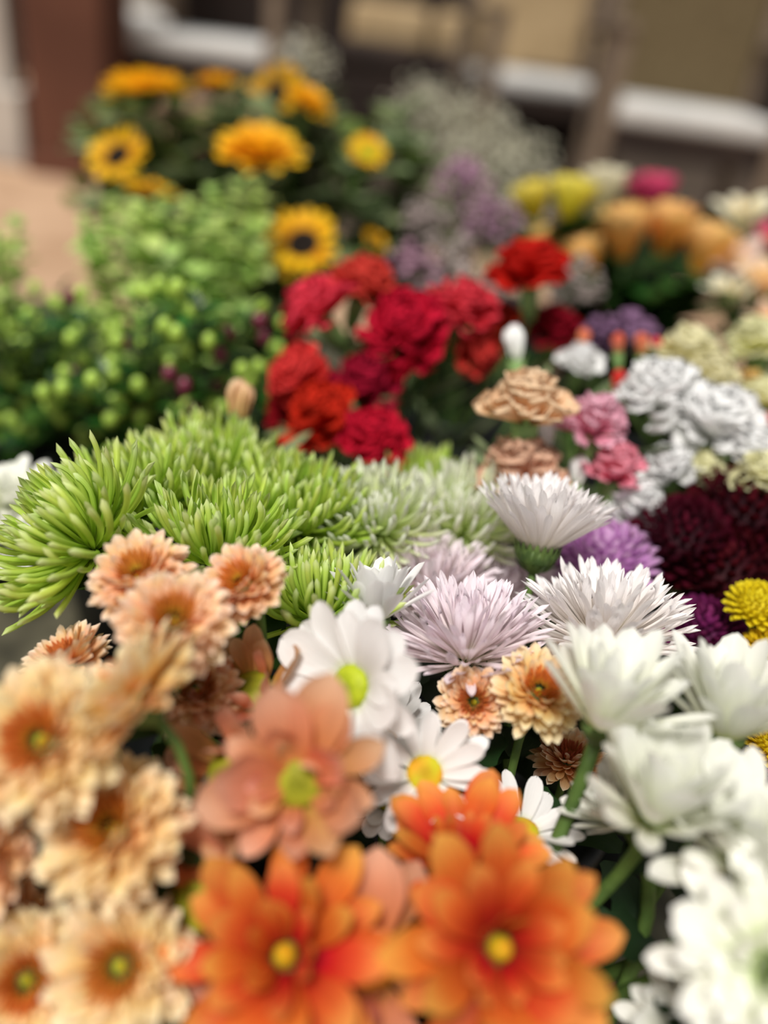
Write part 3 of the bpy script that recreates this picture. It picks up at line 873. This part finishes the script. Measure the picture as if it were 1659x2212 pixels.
# ------------------------------------------------------------------ carnations
gc = 'red carnations'
for (u, v, d, n, s, mt, lb) in (
        (775, 645, .70, (.3, .8, .5), .030, 'coral_carnation', 'coral red carnation touching the lowest sunflower'),
        (700, 695, .68, (-.55, .6, .5), .031, 'coral_carnation', 'coral red carnation leaning left at the upper left of the red group'),
        (875, 745, .67, (0, .45, .85), .038, 'red_carnation', 'big deep red carnation at the centre of the red group'),
        (985, 700, .68, (.35, .7, .55), .032, 'coral_carnation', 'coral red carnation right of the big deep red one'),
        (1010, 760, .69, (.6, -.1, .7), .022, 'coral_carnation', 'small coral red carnation hanging below its coral neighbour'),
        (665, 835, .65, (-.5, .5, .65), .028, 'coral_carnation', 'round coral red carnation at the left of the red group'),
        (790, 860, .66, (-.1, .6, .7), .030, 'crimson_carnation', 'crimson carnation under the big deep red one'),
        (710, 930, .63, (-.2, .6, .7), .032, 'red_carnation', 'red carnation low in the group just above the green spiders'),
        (800, 985, .61, (.1, .75, .6), .030, 'red_carnation', 'bright red carnation half hidden by the green spider petals'),
        (1145, 625, .73, (0, .9, .4), .036, 'red_carnation', 'wide red carnation standing alone at the upper right'),
        (1195, 730, .76, (.1, .6, .7), .026, 'crimson_carnation', 'crimson carnation below the lone red one'),
        (1080, 715, .76, (-.1, .6, .7), .024, 'crimson_carnation', 'crimson carnation right of the coral ones, partly hidden'),
        (640, 900, .68, (-.2, .4, .8), .024, 'crimson_carnation', 'crimson carnation in the shade at the left of the red group')):
    carnation(u, v, d, n, lb, mt, 'D', s, 1.0, gc)
gp = 'mixed carnations'
for (u, v, d, n, s, fl, mt, lb) in (
        (1135, 915, .53, (.05, .93, .35), .0285, 1.0, 'peach_carnation', 'wide peach carnation with ruffled top beside the pink one'),
        (1126, 1058, .545, (0, .85, .4), .031, 1.0, 'dusky_carnation', 'dusky peach carnation below the wide peach one'),
        (1275, 945, .56, (.15, .8, .5), .022, 1.2, 'pink_carnation', 'light pink carnation beside the wide peach one'),
        (1325, 1040, .55, (.1, .8, .5), .020, 1.1, 'rose_carnation', 'rose pink carnation above the white one'),
        (1360, 1130, .56, (.1, .8, .5), .021, 1.3, 'white_carnation', 'white carnation between the tall fringed bloom and burgundy'),
        (1420, 890, .60, (-.1, .75, .6), .033, 1.0, 'white_carnation', 'white carnation at the left of the right hand white group'),
        (1530, 950, .59, (.1, .75, .6), .034, 1.0, 'white_carnation', 'white carnation in the middle of the right hand white group'),
        (1600, 1000, .58, (.2, .75, .6), .025, 1.0, 'white_carnation', 'white carnation at the right of the right hand white group'),
        (1450, 1030, .58, (-.3, .75, .6), .020, 1.0, 'white_carnation', 'small white carnation below the white group, leaning left'),
        (1515, 1040, .58, (0, .75, .6), .016, 1.2, 'cream_carnation', 'small cream carnation below the white group'),
        (1250, 800, .66, (.1, .75, .6), .018, 1.0, 'white_carnation', 'small white carnation below the crimson ones')):
    carnation(u, v, d, n, lb, mt, 'H', s, fl, gp)
gbud = 'carnation buds'
for (u, v, d, s, mt, bk, lb) in (
        (515, 915, .58, .024, 'peach_carnation', 'B', 'peach carnation bud rising behind the green spider blooms'),
        (1115, 780, .63, .021, 'white_carnation', 'H', 'white carnation bud beside the crimson carnations'),
        (1182, 970, .56, .015, 'white_carnation', 'H', 'white carnation bud between the peach carnations'),
        (1245, 1050, .56, .016, 'white_carnation', 'H', 'white carnation bud left of the rose pink carnation'),
        (1255, 755, .66, .013, 'apricot_bud', 'H', 'apricot carnation bud beside the crimson carnation'),
        (1335, 765, .65, .013, 'apricot_bud', 'Y', 'apricot carnation bud under the violet statice'),
        (1385, 770, .65, .014, 'apricot_bud', 'Y', 'apricot carnation bud right of another under the violet statice'),
        (1330, 850, .62, .014, 'coral_carnation', 'H', 'coral carnation bud above the white carnations'),
        (1420, 770, .66, .012, 'coral_carnation', 'Y', 'coral carnation bud touching the cream carnations')):
    carnation(u, v, d, (random.uniform(-.2, .2), .95, .2), lb, mt, bk, s, 1, gbud, True)
gcr = 'cream carnations'
for (u, v, d, s, mt, lb) in ((1475, 790, .66, .027, 'cream_carnation', 'pale yellow carnation above the white group'), (1525, 840, .64, .023, 'cream_carnation', 'pale yellow carnation lower right of another pale yellow one'),
                             (1635, 765, .68, .026, 'cream_carnation', 'pale yellow carnation at the right edge'), (1650, 1050, .55, .020, 'cream_carnation', 'pale yellow carnation at the right edge above the burgundy'),
                             (1640, 880, .62, .020, 'cream_carnation', 'pale yellow carnation at the right edge among green buds'), (1620, 825, .66, .009, 'apricot_rose', 'tiny golden carnation at the right edge'),
                             (1655, 930, .6, .011, 'coral_carnation', 'tiny coral carnation at the right edge')):
    carnation(u, v, d, (random.uniform(-.3, .3), .8, .5), lb, mt, 'Y', s, 1, gcr)

# ------------------------------------------------------------------ sunflowers
gs = 'sunflowers'
for (kind, u, v, d, n, s, mt, lb) in (
        ('gold', 315, 205, 1.05, (-.05, .93, .35), 1.02, 'gold', 'wide golden double sunflower at the top left'),
        ('gold', 470, 185, 1.15, (.1, .85, .4), .58, 'gold', 'small orange sunflower at the top behind the others'),
        ('sunflower', 598, 205, 1.10, (-.45, .1, .85), .92, 'sunflower_shaded', 'shaded sunflower with black heart at the top of the group'),
        ('gold', 665, 225, 1.05, (.4, .6, .5), .62, 'gold', 'yellow sunflower overlapping the shaded one'),
        ('gold', 560, 335, .98, (.1, .72, .65), .98, 'gold', 'large golden sunflower in the middle of the group'),
        ('sunflower', 256, 338, 1.0, (-.2, .25, .9), .80, 'sunflower', 'sunflower with black heart at the left of the group'),
        ('sunflower', 325, 415, .97, (.3, .8, .4), .75, 'sunflower', 'sunflower cut off by the light green bells below it'),
        ('sunflower', 655, 528, .95, (-.1, .25, .95), .93, 'sunflower', 'lowest sunflower with black heart above the red carnations'),
        ('sunflower', 795, 330, 1.0, (.25, .3, .85), .52, 'sunflower', 'small sunflower with green heart at the right of the group'),
        ('sunflower', 810, 520, 1.0, (.5, .4, .6), .36, 'sunflower', 'tiny sunflower between the lowest one and the mauve statice')):
    flower(kind, u, v, d, n, lb, mt, 'F', s, name='sunflower', group=gs, leaves=7, stemr=.004, leafmat='grey_leaf', leafset='heart', ll=.085,
           disc='disc_green' if 'green heart' in lb else None)


# ------------------------------------------------------------------ leafy branches, bells, baby's breath, statice
def branch(name, top, b, label, cat, group, nleaf, leafset, leafmat, ll, span, berries=0, berrymats=('berry_green',), bs=.006, stem='dark_stem', spread=.0):
    CNT[0] += 1
    random.seed(CNT[0] * 7)
    base = stem_base(b)
    lean = Vector((top.x - base.x, top.y - base.y, 0))
    e = empty(name, Vector((base.x, base.y, 0)))
    tag(e, label, cat, group)
    pts = bez(top, top - Vector((0, 0, .08)) - lean * .15, Vector((base.x, base.y, .2)), base, 14)
    inv = e.matrix_basis.inverted()
    st = link('stem', new_mesh('stem', *tube([inv @ p for p in pts], .0012, .0026)), stem, e)
    for i in range(nleaf):
        t = span * (i + random.random() * .8) / nleaf
        f = t * 14
        k = min(13, int(f))
        p = pts[k].lerp(pts[k + 1], f - k)
        a = i * 2.4 + random.uniform(-.4, .4)
        dv = Vector((math.cos(a), math.sin(a), random.uniform(.0, .9) if t > .04 else 1.2)).normalized()
        yv = Vector((0, 0, 1)).cross(dv).normalized()
        zv = dv.cross(yv)
        L = ll * random.uniform(.7, 1.15) * (.6 if t < .06 else 1)
        m = Matrix(((dv.x, yv.x, zv.x, p.x), (dv.y, yv.y, zv.y, p.y), (dv.z, yv.z, zv.z, p.z), (0, 0, 0, 1))) @ Matrix.Diagonal((L, L, L, 1))
        vi = random.randrange(len(PET[leafset]))
        link('leaf', as_mesh(('leaf', leafset, vi), PET[leafset][vi]), leafmat, st, inv @ m)
    for i in range(berries):
        t = span * .75 * random.random()
        f = t * 14
        k = min(13, int(f))
        p = pts[k].lerp(pts[k + 1], f - k)
        a = random.uniform(0, 6.28)
        q = Vector((math.cos(a), math.sin(a), random.uniform(.2, 1))) * random.uniform(.012, .03)
        o = link('berry', as_mesh(('berry',), ball(1, 8, 6)), random.choice(berrymats), e, inv @ Matrix.Translation(p + q) @ Matrix.Diagonal((bs, bs, bs * 1.25, 1)))
    return e


def near(u, v, places):
    return min(places, key=lambda q: (q[0] - u) ** 2 + (q[1] - v) ** 2)[2]


NEAR_SUN = ((310, 170, 'the wide golden sunflower at top left'), (470, 165, 'the small orange sunflower at the top'), (620, 210, 'the shaded sunflower at the top'), (560, 310, 'the golden sunflower in the middle'),
            (255, 340, 'the left sunflower with black heart'), (655, 520, 'the lowest sunflower'), (795, 330, 'the small right sunflower'), (810, 510, 'the tiny lower right sunflower'), (430, 330, 'the gap left of the middle sunflower'))
NEAR_BERRY = ((20, 650, 'at the left edge under the bare ground'), (20, 820, 'low at the left edge'), (150, 700, 'in the left part of the leafy mass'), (300, 680, 'in the middle of the leafy mass'), (300, 830, 'low in the middle of the leafy mass'),
              (460, 680, 'under the light green bells'), (450, 830, 'low beside the peach bud'), (590, 680, 'beside the coral red carnations'), (590, 820, 'beside the round coral carnation'))
NEAR_GYP = ((900, 215, 'at the top left of the hazy mass'), (960, 300, 'left in the hazy mass'), (1030, 260, 'at the top of the hazy mass'), (1110, 320, 'at the right slope of the hazy mass'), (1020, 390, 'low in the hazy mass'),
            (1140, 420, 'low at the right, behind the lemon roses'), (660, 130, 'alone above the sunflowers'))
NEAR_BELL = ((-10, 500, 'at the left edge'), (190, 480, 'at the left of the bell bunch'), (300, 440, 'under the left sunflowers'), (430, 420, 'at the top of the bell bunch'), (550, 400, 'under the middle sunflower'),
             (350, 540, 'in the middle of the bell bunch'), (560, 500, 'beside the lowest sunflower'), (480, 570, 'low in the bell bunch'))
random.seed(5)
spots = []
for i in range(19):
    spots.append((random.uniform(150, 600), random.uniform(620, 840), random.uniform(.66, .82), 'E'))
for i in range(12):
    spots.append((random.uniform(-60, 170), random.uniform(600, 860), random.uniform(.68, .86), 'E2'))
for i, (u, v, d, b) in enumerate(spots):
    red = b == 'E' and i % 3 == 0
    branch('berry_branch', P(u, v, d), b, ('leafy branch with dark red and green berries ' if red else 'glossy leafy branch with green berries ') + near(u, v, NEAR_BERRY),
           'branch', 'leafy branches with dark red berries' if red else 'leafy branches with green berries', 20, 'ovate', 'shrub_leaf', .034, .62, 9, ('berry_red', 'berry_red', 'berry_green') if red else ('berry_green',), .0062)
spots = [(180, 470), (240, 430), (300, 440), (350, 420), (410, 430), (460, 410), (520, 395), (560, 400), (200, 520), (280, 500), (340, 510), (400, 500), (480, 480), (540, 470), (580, 520), (440, 560), (500, 580), (360, 590), (-10, 500), (40, 480)]
for i, (u, v) in enumerate(spots):
    d = random.uniform(.82, .92)
    branch('bell_branch', P(u, v, d), 'E' if u > 100 else 'E2', 'light green branch of ruffled bells ' + near(u, v, NEAR_BELL), 'branch', 'light green bell branches',
           22, 'heart', 'bell_leaf', .030, .45, 0, stem='stem')


random.seed(21)
for i in range(46):
    u, v = random.uniform(170, 900), random.choice((random.uniform(180, 320), random.uniform(200, 520)))
    lm = random.choice(('grey_leaf', 'grey_leaf', 'olive_leaf', 'leaf'))
    branch('foliage_branch', P(u, v, random.uniform(1.06, 1.2)), 'F' if u < 760 else 'S', {'grey_leaf': 'dusty grey', 'olive_leaf': 'olive', 'leaf': 'dark'}[lm] + ' green leafy branch near ' + near(u, v, NEAR_SUN), 'branch', 'green foliage behind the sunflowers', 15, 'heart', lm, .06, .6, 0, stem='dark_stem')


def cloud(name, top, b, label, group, mat, stemmat, n, rad, fs, cat='flower'):
    """a spray of countless tiny florets on fine stalks"""
    CNT[0] += 1
    random.seed(CNT[0] * 5)
    base = stem_base(b)
    e = empty(name, Vector((base.x, base.y, 0)))
    tag(e, label, cat, group)
    inv = e.matrix_basis.inverted()
    pts = bez(top - Vector((0, 0, rad)), top - Vector((0, 0, rad + .07)), Vector((base.x, base.y, .2)), base, 10)
    parts = [(tube([inv @ p for p in pts], .0012, .002, 5), Matrix.Identity(4))]
    fl = []
    g_ = ball(1, 5, 3)
    for i in range(n):
        q = Vector((random.gauss(0, 1), random.gauss(0, 1), random.gauss(0, 1))).normalized() * random.random() ** .4 * rad
        q.z *= .8
        p = top + q
        s = fs * random.uniform(.6, 1.2)
        fl.append((g_, inv @ Matrix.Translation(p) @ Matrix.Diagonal((s, s, s * .8, 1))))
        if i % 4 == 0:
            parts.append((tube([inv @ (top - Vector((0, 0, rad * 1.0))), inv @ (top + q * .5 - Vector((0, 0, rad * .2))), inv @ p], .0006, .0004, 3), Matrix.Identity(4)))
    link('stalks', new_mesh('stalks', *merge(parts)), stemmat, e)
    link('florets', new_mesh('florets', *merge(fl)), mat, e, None, 'stuff')


for (u, v) in ((900, 215), (960, 230), (1030, 260), (1090, 300), (1140, 350), (1020, 340), (960, 310), (1080, 390), (1000, 410), (1140, 420), (660, 130), (880, 290)):
    cloud('babys_breath', P(u, v, random.uniform(1.28, 1.5)), 'I', "hazy grey white spray of baby's breath " + near(u, v, NEAR_GYP), "sprays of baby's breath", 'gyp', 'gyp_stem', 110, .06, .0038, 'flower')
for (u, v, d, mt, lb) in ((1000, 390, 1.02, 'statice', 'small mauve statice spray in front of the baby\'s breath'), (1060, 480, .98, 'statice', 'mauve statice spray below the topmost one'), (970, 560, .93, 'statice_grey', 'greyish mauve statice spray behind the red carnations'),
                          (900, 580, .92, 'statice', 'mauve statice spray left of the greyish one'), (1030, 620, .9, 'statice_grey', 'greyish statice spray left of the lone red carnation'), (1240, 610, .9, 'statice_grey', 'greyish pink statice spray right of the lone red carnation'),
                          (920, 480, 1.0, 'statice_grey', 'dim statice spray beside the sunflowers'), (1360, 715, .72, 'statice_violet', 'violet statice spray over the apricot buds'), (1310, 730, .74, 'statice_violet', 'violet statice spray at the left of another violet one')):
    cloud('statice', P(u, v, d), 'S' if u < 1250 else 'H', lb, 'statice sprays', mt, 'stem', 70, .036 if u < 1300 else .022, .0055, 'flower')


# ------------------------------------------------------------------ roses and lilies at the upper right
def rose(u, v, d, n, label, mat, b, s=.04, group=None, leaves=4):
    CNT[0] += 1
    rnd = random.Random(CNT[0])
    random.seed(CNT[0])
    nn = N(*n)
    head = P(u, v, d)
    e = empty('rose', head, nn, rnd.uniform(0, 6))
    tag(e, label, 'flower', group)
    s *= 1.45
    for (k, el, L) in ((3, 84, .8), (4, 76, .95), (5, 66, 1.0), (5, 52, 1.0)):
        p0 = rnd.uniform(0, 6)
        for i in range(k):
            vi = rnd.randrange(5)
            link('petal', as_mesh(('petal', 'rose', vi), PET['rose'][vi]), mat, e, Mt(p0 + 6.283 * i / k, .003, 0, R_(el + rnd.uniform(-5, 5)), s * L, 1.0))
    link('calyx', calyx_mesh(.009, False), 'calyx', e)
    add_stem(e, head, nn, b, .003, 'dark_stem', leaves, 'tulip_leaf', 'ovate', .105, start=.009, lo=.08, hi=.6)


def lily(u, v, d, n, label, mat, b, s=.05, group=None):
    CNT[0] += 1
    rnd = random.Random(CNT[0])
    random.seed(CNT[0])
    nn = N(*n)
    head = P(u, v, d)
    e = empty('lily', head, nn, rnd.uniform(0, 6))
    tag(e, label, 'flower', group)
    for i in range(6):
        vi = rnd.randrange(5)
        link('petal', as_mesh(('petal', 'lily', vi), PET['lily'][vi]), mat, e, Mt(6.283 * i / 6, .003, .001 * (i % 2), R_(62 + rnd.uniform(-6, 6)), s, 1.25 if i % 2 else 1.0))
    for i in range(5):
        a = i * 1.257
        link('stamen', new_mesh('stamen', *tube([Vector((0, 0, 0)), Vector((math.cos(a) * .004, math.sin(a) * .004, s * .4)), Vector((math.cos(a) * .012, math.sin(a) * .012, s * .7))], .0006, .001, 4)), 'disc_honey', e)
    link('calyx', calyx_mesh(.006, False), 'calyx', e)
    add_stem(e, head, nn, b, .0025, 'stem', 4, 'leaf', 'ovate', .06, start=.005, lo=.1, hi=.5)


gr = 'roses at the upper right'
for (u, v, d, n, s, mt, lb) in (
        (1160, 480, 1.02, (-.3, .85, .4), .036, 'lemon_rose', 'lemon yellow rose at the left of the rose bunch'), (1225, 480, 1.0, (.1, .9, .3), .038, 'lemon_rose', 'lemon yellow rose beside the cream one'),
        (1300, 455, 1.05, (.1, .9, .3), .038, 'cream_rose', 'cream rose at the top of the rose bunch'), (1400, 480, 1.12, (0, .9, .3), .045, 'magenta_rose', 'magenta rose behind the apricot ones'),
        (1345, 560, .98, (-.1, .85, .4), .045, 'apricot_rose', 'apricot rose in the middle of the rose bunch'), (1430, 550, 1.0, (.1, .85, .4), .044, 'apricot_rose', 'apricot rose right of the middle one'),
        (1280, 590, .99, (-.4, .75, .4), .034, 'apricot_rose', 'apricot rose leaning left over the dark leaves'), (1505, 590, .97, (.2, .85, .4), .042, 'apricot_rose', 'apricot rose at the right of the rose bunch'),
        (1180, 560, 1.03, (-.2, .85, .4), .030, 'apricot_rose', 'small apricot rose above the lone red carnation')):
    rose(u, v, d, n, lb, mt, 'T', s, gr, 11)
gl = 'lilies at the right edge'
for (u, v, d, n, s, mt, lb) in (
        (1600, 500, 1.05, (-.1, .7, .6), .052, 'cream_rose', 'cream lily topmost at the right edge'), (1580, 590, .98, (-.2, .5, .8), .048, 'blush_lily', 'blush lily beside the right apricot rose'),
        (1655, 540, 1.0, (0, .5, .8), .034, 'magenta_rose', 'magenta lily at the right edge'), (1645, 640, .92, (-.1, .6, .7), .045, 'peach_lily', 'peach lily at the right edge below the magenta one'),
        (1570, 670, .92, (-.2, .7, .6), .040, 'cream_rose', 'cream lily low beside the dark rose leaves'), (1655, 730, .86, (0, .7, .6), .038, 'peach_lily', 'peach lily lowest at the right edge')):
    lily(u, v, d, n, lb, mt, 'L', s, gl)

# ------------------------------------------------------------------ chairs, sofa, pillar behind
def bx(name, parent, mat, c, size, bev=.006, rot=None):
    m = Matrix.Translation(c)
    if rot:
        m = m @ rot
    return link(name, new_mesh(name, *box_geo(*size, bev), False), mat, parent, m)


def chair(x, y, rz, label, back='backing', cushion='cushion'):
    e = bpy.data.objects.new('armchair', None)
    COL.objects.link(e)
    e.location = (x, y, .021)
    e.rotation_euler = (0, 0, rz)
    tag(e, label, 'chair', 'chairs behind the flower stall')
    for sx in (-1, 1):
        bx('leg', e, 'frame', (sx * .27, -.24, .31), (.055, .055, .62))
        bx('leg', e, 'frame', (sx * .27, .26, .45), (.055, .055, .90))
        bx('armrest', e, 'frame', (sx * .27, .0, .635), (.06, .56, .03))
        bx('side_rail', e, 'darkwood', (sx * .27, 0, .35), (.03, .46, .06))
    bx('front_rail', e, 'darkwood', (0, -.24, .34), (.50, .03, .07))
    bx('back_rail', e, 'frame', (0, .26, .87), (.50, .04, .06))
    bx('backrest', e, back, (0, .265, .63), (.48, .03, .44), .01)
    bx('seat_cushion', e, cushion, (0, -.01, .405), (.50, .50, .07), .025)
    return e


p = G(1485, 262, .42)
chair(p.x, p.y + .1, R_(-4), 'cafe armchair with olive back and white seat cushion at the upper right')
p = G(1150, 190, .42)
chair(p.x + .04, p.y + .25, R_(12), 'cafe armchair with beige back and white cushion behind the other armchair', 'beige')
p = G(455, 108, .42)
chair(p.x, p.y + .15, R_(-6), 'cafe armchair with white seat cushion behind the sunflowers', 'darkwood')
chair(-1.55, 4.35, R_(25), 'far armchair with a pale grey back beside the pillar', 'post')


# beige sofa
e = bpy.data.objects.new('sofa', None)
COL.objects.link(e)
e.location = (.10, 4.45, .021)
e.rotation_euler = (0, 0, R_(-3))
tag(e, 'dark sofa with three beige back cushions behind the baby\'s breath', 'sofa')
bx('base', e, 'darkwood', (0, 0, .19), (1.36, .7, .30), .01)
bx('backrest', e, 'darkwood', (0, .33, .44), (1.36, .08, .80), .01)
for i in (-1, 0, 1):
    bx('seat_cushion', e, 'darkwood', (i * .41, -.06, .40), (.40, .56, .11), .04)
    bx('back_cushion', e, 'beige', (i * .41, .18, .515), (.39, .16, .20), .05)
for sx in (-1, 1):
    for sy in (-1, 1):
        bx('leg', e, 'darkwood', (sx * .6, sy * .3, .02), (.05, .05, .04), .004)

# brick-brown pillar and pale post at the left
p = G(150, 395, 0)
e = bpy.data.objects.new('pillar', None)
COL.objects.link(e)
e.location = (p.x - .02, p.y + .2, 0)
tag(e, 'square red brown pillar at the upper left behind the sunflowers', 'pillar')
bx('shaft', e, 'pillar', (0, 0, 1.25), (.26, .26, 2.5), .01)
bx('plinth', e, 'pillar', (0, 0, .03), (.30, .30, .06), .01)
p = G(20, 360, 0)
e = bpy.data.objects.new('post', None)
COL.objects.link(e)
e.location = (p.x - .06, p.y + .1, 0)
tag(e, 'pale grey post with a broad foot at the upper left edge', 'post')
bx('shaft', e, 'post', (0, 0, 1.2), (.14, .10, 2.4), .008)
bx('foot', e, 'post', (0, 0, .12), (.24, .2, .24), .012)
